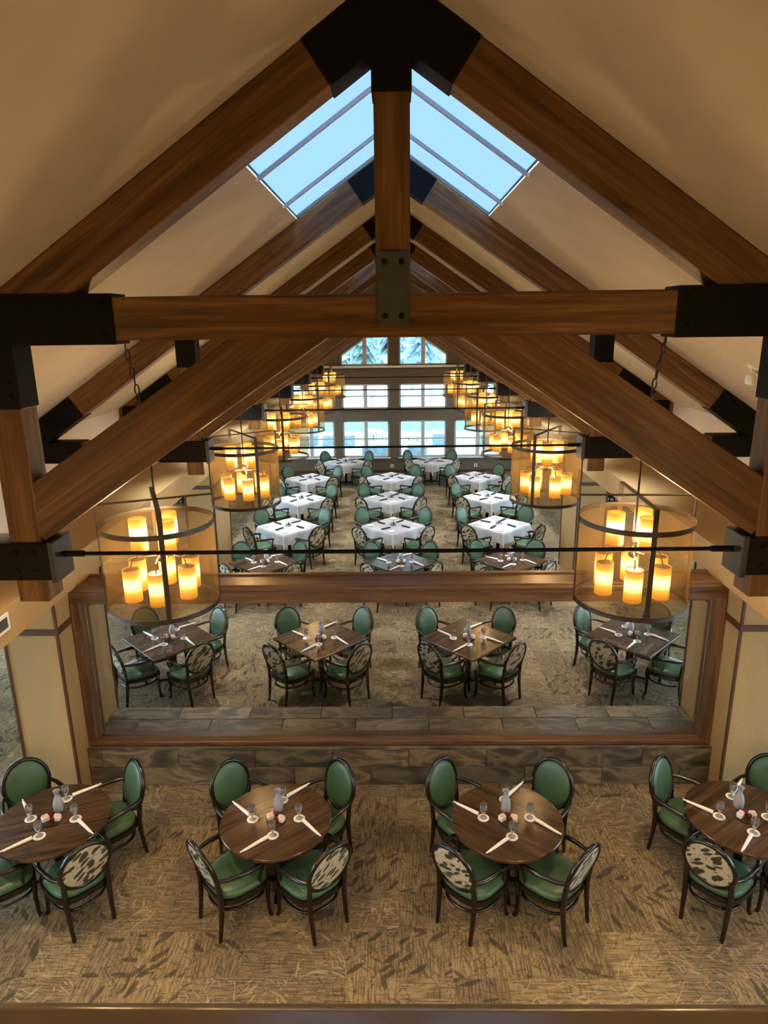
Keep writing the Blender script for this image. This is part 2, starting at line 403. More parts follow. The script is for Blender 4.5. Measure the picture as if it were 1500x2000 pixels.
# ------------------------------------------------------------------ room shell
struct(obj('floor', MB().box(-XA - .3, XA + .3, YB, GABLE + .3, -0.15, 0).mesh('floor', 'carpet')))
SKY_X = 0.983
SKY_BAYS = [(TR[0] + .2, TR[1]), (TR[3] + .2, TR[4])]
for side, sg in (('left', -1), ('right', 1)):
    mb = MB()
    def slab(y0, y1, x0, x1):
        t = 0.04
        mb.prism([(sg * x0, roof(x0)), (sg * x1, roof(x1)), (sg * x1, roof(x1) + t), (sg * x0, roof(x0) + t)], 'y', y0, y1)
    y = YB
    for a, b_ in SKY_BAYS:
        slab(y, a, 0, XW + .3); slab(a, b_, SKY_X, XW + .3); y = b_
    slab(y, GABLE + .3, 0, XW + .3)
    struct(obj('ceiling_' + side, mb.mesh('ceiling', 'ceiling')))
    # upper wall with header box over the column line
    struct(obj('wall_' + side, MB().box(*sorted((sg * XW, sg * (XW + .2))), YB, GABLE, ZL - .05, roof(XW) + .08).mesh('wall', 'pale')))
    struct(obj('wall_%s_header' % side, MB().box(*sorted((sg * XH, sg * (XW + .2))), YB, GABLE, ZH, ZL).mesh('wall', 'cream')))
    struct(obj('ceiling_%s_aisle' % side, MB().box(*sorted((sg * (XW + .2), sg * (XA + .2))), YB, GABLE + .3, ZH + .15, ZH + .35).mesh('ceiling', 'pale')))
    # outer aisle wall with window openings
    wins = [(-1.5, 2.5), (4.0, 7.0), (8.6, 12.6), (14.6, 18.6), (20.0, 24.0)]
    mb = MB(); x0, x1 = sorted((sg * XA, sg * (XA + .2)))
    mb.box(x0, x1, YB, GABLE + .3, -0.1, 0.25); mb.box(x0, x1, YB, GABLE + .3, 2.5, ZH + .3)
    y = YB
    for a, b_ in wins + [(GABLE + .3, 0)]:
        mb.box(x0, x1, y, a, 0.25, 2.5); y = b_
    struct(obj('wall_%s_aisle' % side, mb.mesh('wall', 'pale')))
    for k, (a, b_) in enumerate(wins):
        w = struct(empty('window_%d' % (20 + k + (10 if sg > 0 else 0)), (sg * (XA + .1), (a + b_) / 2, 0.25)))
        h = (b_ - a) / 2; fr = MB()
        for yy in (-h, -h / 3, h / 3, h): fr.box(-.04, .04, yy - .04, yy + .04, 0, 2.25)
        for zz in (0, 1.1, 2.19): fr.box(-.04, .04, -h, h, zz, zz + .06)
        obj('window_frame', fr.mesh('window_frame', 'win_frame'), w)
        for q in range(3): obj('pane', MB().box(-.005, .005, -h + q * 2 * h / 3 + .04, -h + (q + 1) * 2 * h / 3 - .04, .06, 2.19).mesh('pane', 'aisle_glass'), w)
# back wall behind the balcony
struct(obj('wall_back', MB().box(-XA - .2, XA + .2, YB - .2, YB, -0.1, RIDGE + .3).mesh('wall', 'cream')))

# gable wall with its window openings
GX = [(-3.86, -2.16), (-1.87, -0.18), (0.18, 1.87), (2.16, 3.86)]
LOW, MID = (0.58, 1.91), (2.34, 3.21)
TOPZ, TOPA = 3.86, 4.24                                    # sill and outer height of the raked top windows
def toptop(x): return TOPA + (1.87 - abs(x)) * SLOPE
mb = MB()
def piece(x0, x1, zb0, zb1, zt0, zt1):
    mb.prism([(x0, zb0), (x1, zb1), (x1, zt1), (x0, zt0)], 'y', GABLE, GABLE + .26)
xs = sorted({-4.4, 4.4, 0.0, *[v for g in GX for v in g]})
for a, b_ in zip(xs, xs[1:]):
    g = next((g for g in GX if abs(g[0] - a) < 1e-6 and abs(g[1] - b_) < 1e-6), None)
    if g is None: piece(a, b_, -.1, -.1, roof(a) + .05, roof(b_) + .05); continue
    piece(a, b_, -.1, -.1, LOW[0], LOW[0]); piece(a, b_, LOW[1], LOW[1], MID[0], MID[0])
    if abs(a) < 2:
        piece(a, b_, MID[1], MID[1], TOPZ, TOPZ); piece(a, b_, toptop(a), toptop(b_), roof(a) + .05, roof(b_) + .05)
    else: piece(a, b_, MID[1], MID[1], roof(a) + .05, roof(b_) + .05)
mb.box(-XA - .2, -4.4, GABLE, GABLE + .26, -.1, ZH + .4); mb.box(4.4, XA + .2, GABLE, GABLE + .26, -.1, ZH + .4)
struct(obj('wall_gable', mb.mesh('wall', 'gable_shade')))
wi = 1
for (x0, x1) in GX:
    for (z0, z1) in (LOW, MID):
        w = struct(empty('window_%d' % wi, ((x0 + x1) / 2, GABLE + .08, z0))); wi += 1
        h = (x1 - x0) / 2; H = z1 - z0; fr = MB()
        for xx in (-h + .03, h - .03): fr.box(xx - .03, xx + .03, -.04, .06, 0, H)
        fr.box(-h, h, -.04, .06, 0, .05); fr.box(-h, h, -.04, .06, H - .05, H)
        obj('window_frame', fr.mesh('window_frame', 'win_frame'), w)
        obj('mullion', MB().box(-.065, .065, -.05, .07, 0, H).mesh('mullion', 'win_frame'), w)
        zb = H * 0.50
        obj('glazing_bar', MB().box(-h, h, -.03, .04, zb - .022, zb + .022).mesh('glazing_bar', 'win_frame'), w)
        for a, b_ in ((-h + .06, -.065), (.065, h - .06)):
            for c, d in ((.05, zb - .022), (zb + .022, H - .05)):
                obj('pane', MB().box(a, b_, -.004, .004, c, d).mesh('pane', 'window_glass'), w)
        obj('window_sill', MB().box(-h - .04, h + .04, -.16, .04, -.04, .0).mesh('window_sill', 'white'), w)
for sg in (-1, 1):
    x0, x1 = 0.18, 1.87
    w = struct(empty('window_%d' % wi, (0, GABLE + .08, 0))); wi += 1
    xm = (x0 + x1) / 2
    fr = MB(); fr.box(*sorted((sg * x0, sg * x1)), -.04, .06, TOPZ, TOPZ + .05)
    fr.box(*sorted((sg * x0, sg * (x0 + .05))), -.04, .06, TOPZ, toptop(x0) - .02); fr.box(*sorted((sg * (x1 - .05), sg * x1)), -.04, .06, TOPZ, TOPA)
    fr.prism([(sg * x0, toptop(x0) - .07), (sg * x1, toptop(x1) - .07), (sg * x1, toptop(x1)), (sg * x0, toptop(x0))], 'y', -.04, .06)
    obj('window_frame', fr.mesh('window_frame', 'win_frame'), w)
    obj('mullion', MB().box(*sorted((sg * (xm - .07), sg * (xm + .07))), -.05, .07, TOPZ, toptop(xm)).mesh('mullion', 'win_frame'), w)
    for a, b_ in ((x0 + .05, xm - .07), (xm + .07, x1 - .05)):
        obj('pane', MB().prism([(sg * a, TOPZ + .05), (sg * b_, TOPZ + .05), (sg * b_, toptop(b_) - .07), (sg * a, toptop(a) - .07)], 'y', -.004, .004).mesh('pane', 'window_glass'), w)
struct(obj('trim_1', MB().box(-2.6, 2.6, GABLE - .16, GABLE, TOPZ - .09, TOPZ - .01).mesh('trim', 'white')))
struct(obj('baseboard_gable', MB().box(-4.3, 4.3, GABLE - .02, GABLE, 0, .1).mesh('baseboard', 'dark_trim')))

# skylights: three tinted panes each slope between rafters
for k, (y0, y1) in enumerate(SKY_BAYS):
    for sg in (-1, 1):
        w = struct(empty('window_%d' % wi, (0, 0, 0))); wi += 1
        ys = [y0, 5.45, 6.72, y1] if k == 0 else [y0, y0 + (y1 - y0) / 3, y0 + 2 * (y1 - y0) / 3, y1]
        off = 0.05
        def sl(xa, xb, ya, yb, t0, t1, nm, mt):
            obj(nm, MB().prism([(sg * xa, roof(xa) + t0), (sg * xb, roof(xb) + t0), (sg * xb, roof(xb) + t1), (sg * xa, roof(xa) + t1)], 'y', ya, yb).mesh(nm, mt), w)
        for i in range(3): sl(0.01, SKY_X - .01, ys[i] + .01, ys[i + 1] - .01, -.002, .010, 'pane', 'skylight_glass')
        for yy in ys[1:3]: sl(0.0, SKY_X, yy - .022, yy + .022, -.03, .0, 'mullion', 'win_frame')

# ------------------------------------------------------------------ roof trusses
def bolt_mesh(): return MB().lathe([(0.016, 0), (0.016, 0.008), (0.009, 0.013)], 8).mesh('bolt', 'steel', 40)
BOLT = bolt_mesh()
ORD = ['first', 'second', 'third', 'fourth', 'fifth', 'sixth', 'seventh']
W = 0.19
def truss(i, y):
    t = tag(empty('roof_truss', (0, y + W / 2, 0)), 'stained timber roof truss with black steel plates, %s from the balcony' % ORD[i], 'roof truss', 'timber roof trusses')
    c, s_ = 1 / math.hypot(1, SLOPE), SLOPE / math.hypot(1, SLOPE)
    dep = 0.25
    for sg in (-1, 1):
        nx, nz = -sg * s_ , -c                                # inward-down normal of the roof plane
        def on(x, d): return (sg * x + nx * d, 0, roof(x) + nz * d)
        beam_between('rafter', on(0.0, dep / 2 + .004), on(4.38, dep / 2 + .004), W, dep, 'beam', t)
        # apex gusset and rafter-foot plates
        g = MB().box(-.26, .26, -W / 2 - .012, W / 2 + .012, -dep / 2 - .008, dep / 2 + .0).mesh('steel_plate', 'steel', bevel=.004)
        def plate(x, d, me):
            p = Vector(on(x, d)); ax = Vector((sg * c, 0, -s_)); zz = Vector((sg * s_, 0, c)); yy = zz.cross(ax)
            return obj('steel_plate', me, t, mat4=Matrix(((ax.x, yy.x, zz.x, p.x), (ax.y, yy.y, zz.y, p.y), (ax.z, yy.z, zz.z, p.z), (0, 0, 0, 1))))
        plate(0.24, dep / 2 + .004, g)
        g2 = MB().box(-.24, .40, -W / 2 - .012, W / 2 + .012, -dep / 2 - .008, dep / 2 - .002).mesh('steel_plate', 'steel', bevel=.004)
        pf = plate(3.78, dep / 2 + .004, g2)
        for bx in (-.17, -.08):
            for bz in (-.07, .07): obj('bolt', BOLT, pf, (bx, -W / 2 - .012, bz), (R(90), 0, 0))
        # post, hammer beam, brace
        xi, xo = 2.15, 2.34
        xc = (xi + xo) / 2
        beam_between('post', (sg * xc, 0, 3.737), (sg * xc, 0, 5.45), W, .19, 'beam', t)
        pp = obj('steel_plate', MB().box(-.104, .104, -W / 2 - .012, W / 2 + .012, 4.93, 5.53).mesh('steel_plate', 'steel', bevel=.004), t, (sg * xc, 0, 0))
        for bz in (5.0, 5.07): obj('bolt', BOLT, pp, (-.05, -W / 2 - .012, bz), (R(90), 0, 0)); obj('bolt', BOLT, pp, (.05, -W / 2 - .012, bz), (R(90), 0, 0))
        beam_between('hammer_beam', (sg * 2.13, 0, 4.005), (sg * 4.39, 0, 4.005), W + .006, .225, 'beam', t)
        hp = obj('steel_sleeve', MB().box(-.27, .27, -W / 2 - .018, W / 2 + .018, -.12, .12).mesh('steel_sleeve', 'steel', bevel=.006), t, (sg * 2.37, 0, 4.005))
        for bx in (-.17, .06, .17):
            for bz in (-.06, .06): obj('bolt', BOLT, hp, (-sg * bx, -W / 2 - .018, bz), (R(90), 0, 0))
        obj('end_plate', MB().box(-.02, .02, -W / 2 - .02, W / 2 + .02, -.135, .125).mesh('end_plate', 'end_steel', bevel=.004), t, (sg * 2.09, 0, 4.005))
        obj('steel_sleeve', MB().box(-.42, .42, -W / 2 - .018, W / 2 + .018, -.12, .12).mesh('steel_sleeve', 'steel', bevel=.006), t, (sg * 3.92, 0, 4.005))
        # brace parallel to the rafter, post to collar
        bd = 0.31; z_top = lambda x: 5.927 - .668 * x
        cb, sb = 1 / math.hypot(1, .668), .668 / math.hypot(1, .668)
        xe = (5.927 - 5.42) / .668                                  # the upper end is cut level inside the collar beam
        Lb = (2.30 - xe) / cb; ext = bd / .668
        bm_ = MB().prism([(-Lb / 2 - ext, -sg * bd / 2), (Lb / 2, -sg * bd / 2), (Lb / 2, sg * bd / 2), (-Lb / 2, sg * bd / 2)], 'y', -W / 2 + .005, W / 2 - .005).mesh('brace', 'beam', bevel=.005)
        ax = Vector((sg * cb, 0, -sb)); zz = ax.cross(Vector((0, 1, 0)))
        xm_ = (2.30 + xe) / 2; cc = Vector((sg * xm_ - sg * sb * bd / 2, 0, z_top(xm_) - cb * bd / 2))
        obj('brace', bm_, t, mat4=Matrix(((ax.x, 0, zz.x, cc.x), (ax.y, 1, zz.y, cc.y), (ax.z, 0, zz.z, cc.z), (0, 0, 0, 1))))
        cp = obj('steel_plate', MB().box(-.33, .33, -W / 2 - .014, W / 2 + .014, 5.285, 5.56).mesh('steel_plate', 'steel', bevel=.004), t, (sg * 1.88, 0, 0))
        for bz in (5.34, 5.50): obj('bolt', BOLT, cp, (-sg * .27, -W / 2 - .014, bz), (R(90), 0, 0))
        obj('turnbuckle', MB().tube([(sg * 1.94, 0, 4.02), (sg * 2.1, 0, 4.02)], 0.020, 10).mesh('turnbuckle', 'steel', 40), t)
    beam_between('collar_beam', (-2.3, 0, 5.4225), (2.3, 0, 5.4225), W + .008, .235, 'beam', t)
    beam_between('king_post', (0, 0, 5.42), (0, 0, 6.98), W - .006, .188, 'beam', t)
    obj('apex_plate', MB().prism([(-.103, 6.52), (.103, 6.52), (.103, 6.86), (.0, 6.99), (-.103, 6.86)], 'y', -W / 2 - .016, W / 2 + .016).mesh('apex_plate', 'steel'), t)
    kp = obj('steel_plate', MB().box(-.088, .088, -W / 2 - .016, W / 2 + .016, 5.37, 5.756).mesh('steel_plate', 'grey_steel', bevel=.004), t)
    for bx in (-.045, .045):
        for bz in (5.42, 5.70): obj('bolt', BOLT, kp, (bx, -W / 2 - .016, bz), (R(90), 0, 0))
    obj('tie_rod', MB().tube([(-2.1, 0, 4.02), (2.1, 0, 4.02)], 0.0125, 8).mesh('tie_rod', 'steel', 40), t)
for i, y in enumerate(TR): truss(i, y)

# ------------------------------------------------------------------ columns
def column(sg, yc, lab):
    x0, x1 = 3.71, 4.30; d = .615
    t = tag(empty('column', (sg * (x0 + x1) / 2, yc, 0)), lab, 'column', 'cream columns along the side aisles')
    hw = (x1 - x0) / 2
    obj('shaft', MB().box(-hw, hw, -d, d, 0, ZH).mesh('shaft', 'cream'), t)
    for a in (-1, 1):
        for b_ in (-1, 1):
            obj('corner_trim', MB().box(a * hw - .014, a * hw + .014, b_ * d - .014, b_ * d + .014, 0, ZH - .01).mesh('corner_trim', 'dark_trim'), t)
        obj('band', MB().box(-hw, hw, a * (d + .004) - .012, a * (d + .004) + .012, 2.12, 2.19).mesh('band', 'dark_trim'), t)
        obj('band', MB().box(a * (hw + .004) - .012, a * (hw + .004) + .012, -d, d, 2.12, 2.19).mesh('band', 'dark_trim'), t)
for side, sg in (('left', -1), ('right', 1)):
    column(sg, 7.485, 'cream column with dark corner trim holding the %s-side end of glass partition' % side)
    column(sg, 14.25, 'cream column with dark trim midway along the %s-side aisle' % side)
    column(sg, 20.75, 'cream column with dark trim on %s-side aisle close to gable windows' % side)

# ------------------------------------------------------------------ glass partition
PY0, PY1, PX = 7.20, 7.58, 3.70
gp = tag(empty('glass_partition', (0, PY0, 0)), 'oak framed glass partition on low slate tiled wall between two columns', 'partition')
kw = obj('knee_wall', MB().box(-PX, PX, -.045, .86, 0, .49).mesh('knee_wall', 'grout'), gp)
def tile_mesh(l, h): return MB().box(-l / 2, l / 2, -.007, .007, -h / 2, h / 2).mesh('tile', 'slate', bevel=.002)
TL = 0.92; tm = {}
def tile(x0, x1, kind, a, b_):
    key = (round(x1 - x0, 3), kind, round(b_ - a, 3))
    if key not in tm: tm[key] = tile_mesh(x1 - x0 - .010, b_ - a - .010)
    if kind == 'v': obj('tile', tm[key], kw, ((x0 + x1) / 2, -.052, (a + b_) / 2))
    else: obj('tile', tm[key], kw, ((x0 + x1) / 2, (a + b_) / 2, .497), (R(90), 0, 0))
for kind, rows in (('v', [(0, .245), (.245, .49)]), ('h', [(.30, .58), (.58, .86)])):
    for ri, (a, b_) in enumerate(rows):
        x = -PX - (0.3 + .46 * ri + (.2 if kind == 'h' else 0)); 
        while x < PX:
            x0, x1 = max(x, -PX), min(x + TL, PX)
            if x1 - x0 > .05: tile(x0, x1, kind, a, b_)
            x += TL
obj('tile_edge', MB().box(-PX, PX, -.062, -.03, .485, .505).mesh('tile_edge', 'slate'), gp)
fr_d0, fr_d1 = 0.0, .30
obj('bottom_rail', MB().box(-PX, PX, .0, .12, .505, .56).mesh('bottom_rail', 'frame_wood', bevel=.006), gp)
obj('bottom_rail', MB().box(-PX, PX, .12, .28, .503, .53).mesh('bottom_rail', 'frame_wood', bevel=.004), gp)
for sg in (-1, 1):
    x0, x1 = sorted((sg * PX, sg * (PX - .11)))
    j = obj('jamb', MB().box(-.9, .9, -.12, .12, -.055, .055).mesh('jamb', 'frame_wood', bevel=.006), gp, (sg * (PX - .055), .12, .56 + .9), (0, R(90), 0))
bt = obj('top_beam', MB().box(-PX - .0, PX + .0, .02, .36, 2.33, 2.545).mesh('top_beam', 'frame_wood', bevel=.004), gp)
obj('cornice', MB().box(-PX - .0, PX + .0, -.02, .40, 2.49, 2.535).mesh('cornice', 'frame_wood', bevel=.01), gp)
obj('top_panel_rim', MB().box(-PX + .1, PX - .1, -.015, .05, 2.53, 2.565).mesh('top_panel_rim', 'frame_wood', bevel=.004), gp)
obj('top_panel_rim', MB().box(-PX + .1, PX - .1, .33, .395, 2.53, 2.565).mesh('top_panel_rim', 'frame_wood', bevel=.004), gp)
NP = 5; gw = (2 * PX - .22) / NP
for k in range(NP):
    xa = -PX + .11 + k * gw
    obj('glass_pane', MB().box(xa + .003, xa + gw - .003, .135, .147, .53, 2.33).mesh('glass_pane', 'glass'), gp)

# ------------------------------------------------------------------ balcony at the camera
struct(obj('floor_balcony', MB().box(-XH, XH, YB, .34, 3.70, 3.90).mesh('floor', 'carpet')))
struct(obj('wall_balcony', MB().box(-XH, XH, .24, .36, 3.70, 4.79).mesh('wall', 'cream')))
prof = [(.16, 4.79), (.435, 4.79), (.452, 4.798), (.458, 4.815), (.455, 4.838), (.438, 4.850), (.16, 4.850)]
struct(obj('trim_2', MB().prism(prof, 'x', -XH, XH).mesh('trim', plain('satin_ledge', (0.50, 0.43, 0.31), 0.2), 50)))

# ------------------------------------------------------------------ chairs
def superell(hw, y0, y1, taper, n=36, p=3.2):
    out = []
    yc, hy = (y0 + y1) / 2, (y1 - y0) / 2
    for k in range(n):
        a = 2 * math.pi * k / n; ca, sa = math.cos(a), math.sin(a)
        u = math.copysign(abs(ca) ** (2 / p), ca); v = math.copysign(abs(sa) ** (2 / p), sa)
        out.append((hw * (1 + taper * v) * u, yc + hy * v))
    return out
def seat_mesh():
    mb = MB(); rings = []
    for sc, z in ((0.96, .415), (1.0, .43), (1.0, .455), (.95, .478), (.80, .492), (.5, .50), (.15, .502)):
        rings.append([(x * sc, (y + .01) * sc - .01, z) for x, y in superell(.262, -.25, .25, .09)])
    n = len(rings[0]); vs = [p for r in rings for p in r]; fs = []
    for i in range(len(rings) - 1):
        for k in range(n): fs.append((i * n + k, i * n + (k + 1) % n, (i + 1) * n + (k + 1) % n, (i + 1) * n + k))
    fs.append(tuple(range(n))); fs.append(tuple((len(rings) - 1) * n + k for k in range(n)))
    return mb.add(vs, fs).mesh('seat', 'green', 60)
def apron_mesh():
    o = superell(.274, -.262, .262, .09); i_ = superell(.235, -.235, .235, .09); n = len(o); vs = []
    for z in (.365, .418):
        vs += [(x, y, z) for x, y in o] + [(x, y, z) for x, y in i_]
    fs = []
    for k in range(n):
        k2 = (k + 1) % n
        fs += [(k, k2, 2 * n + k2, 2 * n + k), (n + k, 3 * n + k, 3 * n + k2, n + k2), (k, n + k, n + k2, k2), (2 * n + k, 2 * n + k2, 3 * n + k2, 3 * n + k)]
    return MB().add(vs, fs).mesh('apron', 'chair_wood', 40)
RAKE = R(14); BC = Vector((0, -.305, .735)); BA, BB = .222, .25
def backp(u, v, w=0.0):
    """u across, v up the raked back, w forward"""
    return (BC.x + u, BC.y - v * math.sin(RAKE) + w * math.cos(RAKE), BC.z + v * math.cos(RAKE) + w * math.sin(RAKE))
def disc_mesh(name, mat, a, b_, w0, bulge, sgn):
    mb = MB(); n = 28; rings = []
    for s, f in ((1.0, 0.0), (.985, .45), (.9, .8), (.65, .97), (.3, 1.0)):
        rings.append([backp(a * s * math.cos(2 * math.pi * k / n), b_ * s * math.sin(2 * math.pi * k / n), sgn * (w0 + bulge * f)) for k in range(n)])
    vs = [p for r in rings for p in r]; fs = []
    for i in range(len(rings) - 1):
        for k in range(n): fs.append((i * n + k, i * n + (k + 1) % n, (i + 1) * n + (k + 1) % n, (i + 1) * n + k))
    fs.append(tuple(range(n))); fs.append(tuple((len(rings) - 1) * n + k for k in range(n)))
    return mb.add(vs, fs).mesh(name, mat, 60)
ring = [backp(BA * math.cos(2 * math.pi * k / 32), BB * math.sin(2 * math.pi * k / 32)) for k in range(32)]
CH = dict(
    seat=seat_mesh(), apron=apron_mesh(),
    frame=MB().tube(ring, .0225, 8, closed=True).mesh('backrest_frame', 'chair_wood', 60),
    cushion=disc_mesh('back_cushion', 'green', BA - .014, BB - .014, .004, .026, 1),
    panel=disc_mesh('back_panel', 'leaf_fabric', BA - .012, BB - .012, .006, .010, -1),
    stretcher=MB().tube([(x * .93, y * .93, .265 + .012 * math.cos(6.283 * k / 36)) for k, (x, y) in enumerate(superell(.25, -.25, .25, .09, 36, 2.6))], .0145, 7, closed=True).mesh('stretcher', 'chair_wood', 60))
for nm, sg in (('l', -1), ('r', 1)):
    CH['fleg' + nm] = MB().tube([(sg * .245, .215, 0), (sg * .235, .205, .04), (sg * .228, .20, .2), (sg * .235, .205, .34), (sg * .238, .206, .42)], [.021, .017, .020, .026, .028], 8).mesh('leg', 'chair_wood', 60)
    CH['bleg' + nm] = MB().tube([(sg * .185, -.292, 0), (sg * .187, -.275, .12), (sg * .19, -.258, .28), (sg * .195, -.25, .42), backp(sg * .196, -.135), backp(sg * .212, -.07)], [.018, .020, .024, .026, .024, .018], 8).mesh('leg', 'chair_wood', 60)
    CH['arm' + nm] = MB().tube([backp(sg * BA, -.05, .005), (sg * .262, -.21, .682), (sg * .288, -.09, .678), (sg * .295, .03, .668), (sg * .282, .12, .652), (sg * .262, .165, .632)], [.018, .021, .023, .024, .024, .020], 8).mesh('armrest', 'chair_wood', 60)
    CH['sup' + nm] = MB().tube([(sg * .284, .11, .65), (sg * .275, .135, .60), (sg * .262, .12, .54), (sg * .252, .115, .47), (sg * .246, .12, .39)], [.015, .015, .014, .017, .018], 8).mesh('arm_support', 'chair_wood', 60)
CHAIR_PARTS = [('seat', CH['seat']), ('apron', CH['apron']), ('backrest_frame', CH['frame'], None, None, [('back_cushion', CH['cushion']), ('back_panel', CH['panel'])]), ('stretcher', CH['stretcher'])]
for nm in 'lr': CHAIR_PARTS += [('leg', CH['fleg' + nm]), ('leg', CH['bleg' + nm]), ('armrest', CH['arm' + nm], None, None, [('arm_support', CH['sup' + nm])])]
SEATS = [(135, 'left-rear'), (45, 'right-rear'), (-135, 'left-front'), (-45, 'right-front')]
def chairs(cx, cy, desc, group, dist=.50, only=None, jit=4):
    for a, nm in SEATS:
        if only and nm not in only: continue
        d = dist + random.uniform(-.015, .025); aa = R(a)
        build('dining_chair', 'green oval-back armchair, %s seat of %s' % (nm, desc), 'chair',
              (cx + d * math.cos(aa), cy + d * math.sin(aa), 0), aa + R(90) + R(random.uniform(-jit, jit)), CHAIR_PARTS, group)

# ------------------------------------------------------------------ tables
TOPR = MB().lathe([(.10, .722), (.525, .722), (.535, .730), (.535, .752), (.530, .758)], 56).mesh('tabletop', 'walnut', 30)
HSQ = .515
TOPS = MB().box(-HSQ, HSQ, -HSQ, HSQ, .724, .758).mesh('tabletop', 'walnut', bevel=.004)
PED = MB().lathe([(.042, .03), (.042, .60), (.06, .66), (.06, .722)], 14).mesh('pedestal', 'steel', 40)
def foot_mesh(): return MB().tube([(.03, 0, .055), (.16, 0, .05), (.27, 0, .022)], [.028, .022, .018], 8).mesh('foot', 'steel', 50)
FOOT = foot_mesh()
def table(kind, cx, cy, desc, rz, label, group):
    parts = [('tabletop', TOPR if kind == 'round' else TOPS), ('pedestal', PED)] + [('foot', FOOT, None, (0, 0, R(a) - rz)) for a in (0, 90, 180, 270)]
    return build('dining_table', label, 'table', (cx, cy, 0), rz, parts, group)
# settings
Z0 = .759
COASTER = MB().lathe([(.050, 0), (.056, .0015), (.056, .003), (.040, .004)], 22).mesh('coaster', 'porcelain', 50)
GOB = MB().lathe([(.034, 0), (.034, .003), (.008, .010), (.006, .05), (.018, .062), (.033, .085), (.037, .11), (.033, .15), (.031, .15), (.034, .11), (.030, .088), (.012, .068)], 16, cap=False).mesh('goblet', 'goblet', 60)
def nap_mesh():
    mb = MB(); mb.tube([(-.125, 0, .013), (-.05, 0, .015), (.06, 0, .018), (.125, 0, .019)], [.011, .014, .017, .018], 9)
    return mb.mesh('napkin', 'napkin', 60)
NAP = nap_mesh()
KNIFE = MB().box(-.16, -.11, -.006, .006, .012, .020).mesh('cutlery_end', 'porcelain')
CARAFE = MB().lathe([(.043, 0), (.048, .01), (.050, .07), (.040, .12), (.022, .165), (.020, .19), (.034, .225), (.032, .225), (.018, .19), (.020, .165)], 20, cap=False).mesh('carafe', 'water_glass', 60)
WATER = MB().lathe([(.040, .006), (.046, .07), (.036, .12), (.030, .135)], 18).mesh('water', glassy('milky_water', (.8, .86, .93), .05, .1, .55, (.72, .80, .90)), 60)
SBOX = MB().box(-.033, .033, -.026, .026, .012, .058).mesh('sugar_holder', 'porcelain', bevel=.004)
SPK = MB().box(-.027, .027, -.02, .02, .05, .070).mesh('sugar_packet', 'packets', bevel=.003)
JAR = MB().lathe([(.021, .012), (.023, .03), (.021, .045), (.019, .05)], 14).mesh('jam_jar', 'jam', 40)
LID = MB().lathe([(.020, .05), (.020, .058), (.012, .061)], 14).mesh('lid', 'jam', 40)
TRAY = MB().lathe([(.085, 0), (.09, .004), (.09, .012), (.08, .012)], 20).mesh('tray', 'bronze', 40)
CADDY = [('tray', TRAY), ('sugar_holder', SBOX, (-.055, .01, 0), (0, 0, .5), [('sugar_packet', SPK)]), ('sugar_holder', SBOX, (.055, -.01, 0), (0, 0, -.3), [('sugar_packet', SPK)]),
         ('jam_jar', JAR, (-.005, .035, 0), None, [('lid', LID)]), ('jam_jar', JAR, (.012, -.03, 0), None, [('lid', LID)])]
POUCH = MB().prism([(-.125, -.022), (.10, -.030), (.13, -.016), (.13, .016), (.10, .030), (-.125, .022)], 'z', 0, .022).mesh('cutlery_pouch', 'black_cloth', bevel=.002)
PLATE = MB().lathe([(.045, 0), (.082, .008), (.086, .012), (.080, .010), (.05, .004)], 24).mesh('bread_plate', 'porcelain', 50)
WIRE = [('wire_ring', MB().tube([(.075 * math.cos(a * .3142), .075 * math.sin(a * .3142), .05) for a in range(20)], .003, 5, closed=True).mesh('wire_ring', 'steel')),
        ('wire_base', MB().tube([(.07 * math.cos(a * .3142), .07 * math.sin(a * .3142), .004) for a in range(20)], .003, 5, closed=True).mesh('wire_base', 'steel')),
        ('salt_shaker', MB().lathe([(.016, .004), (.018, .04), (.014, .06), (.012, .07)], 10).mesh('salt_shaker', 'goblet', 50), (-.03, .01, 0)),
        ('pepper_shaker', MB().lathe([(.016, .004), (.018, .04), (.014, .06), (.012, .07)], 10).mesh('pepper_shaker', 'steel', 50), (.03, .01, 0)),
        ('sign_post', MB().tube([(0, 0, .0), (0, 0, .12)], .003, 6).mesh('sign_post', 'steel'))]
for a in range(4): WIRE.append(('wire', MB().tube([(.072 * math.cos(a * 1.571), .072 * math.sin(a * 1.571), .004), (.075 * math.cos(a * 1.571), .075 * math.sin(a * 1.571), .05)], .003, 5).mesh('wire', 'steel')))
def setting_bare(cx, cy, desc, z=Z0):
    for a, nm in SEATS:
        aa, ca = R(a + random.uniform(-6, 6)), R(a + 45 + random.uniform(-6, 6))
        rc = (.28 if a == 45 else .225) + random.uniform(-.012, .018)
        c = Vector((cx + rc * math.cos(ca), cy + rc * math.sin(ca), z))
        tag(obj('coaster', COASTER, None, c), 'round white paper coaster at %s place on %s' % (nm, desc), 'coaster', 'paper coasters')
        tag(obj('water_goblet', GOB, None, c + Vector((0, 0, .0042))), 'clear stemmed goblet on coaster at %s place on %s' % (nm, desc), 'glass', 'water goblets')
        dv = Vector((math.cos(aa), math.sin(aa), 0))
        m = c + dv * .185
        build('napkin_roll', 'rolled white napkin at %s place on %s' % (nm, desc), 'napkin', m, math.atan2(dv.y, dv.x) + math.pi, [('napkin', NAP), ('cutlery_end', KNIFE)], 'rolled napkins')
    build('water_carafe', 'clear waisted water carafe in the middle of %s' % desc, 'carafe', (cx + .005, cy + .130, z), 0, [('glass_body', CARAFE), ('water', WATER)], 'water carafes')
    build('condiment_caddy', 'caddy of sugar packets and dark jam jars on %s' % desc, 'caddy', (cx + .005, cy - .025, z), random.uniform(-.3, .3), CADDY, 'condiment caddies')
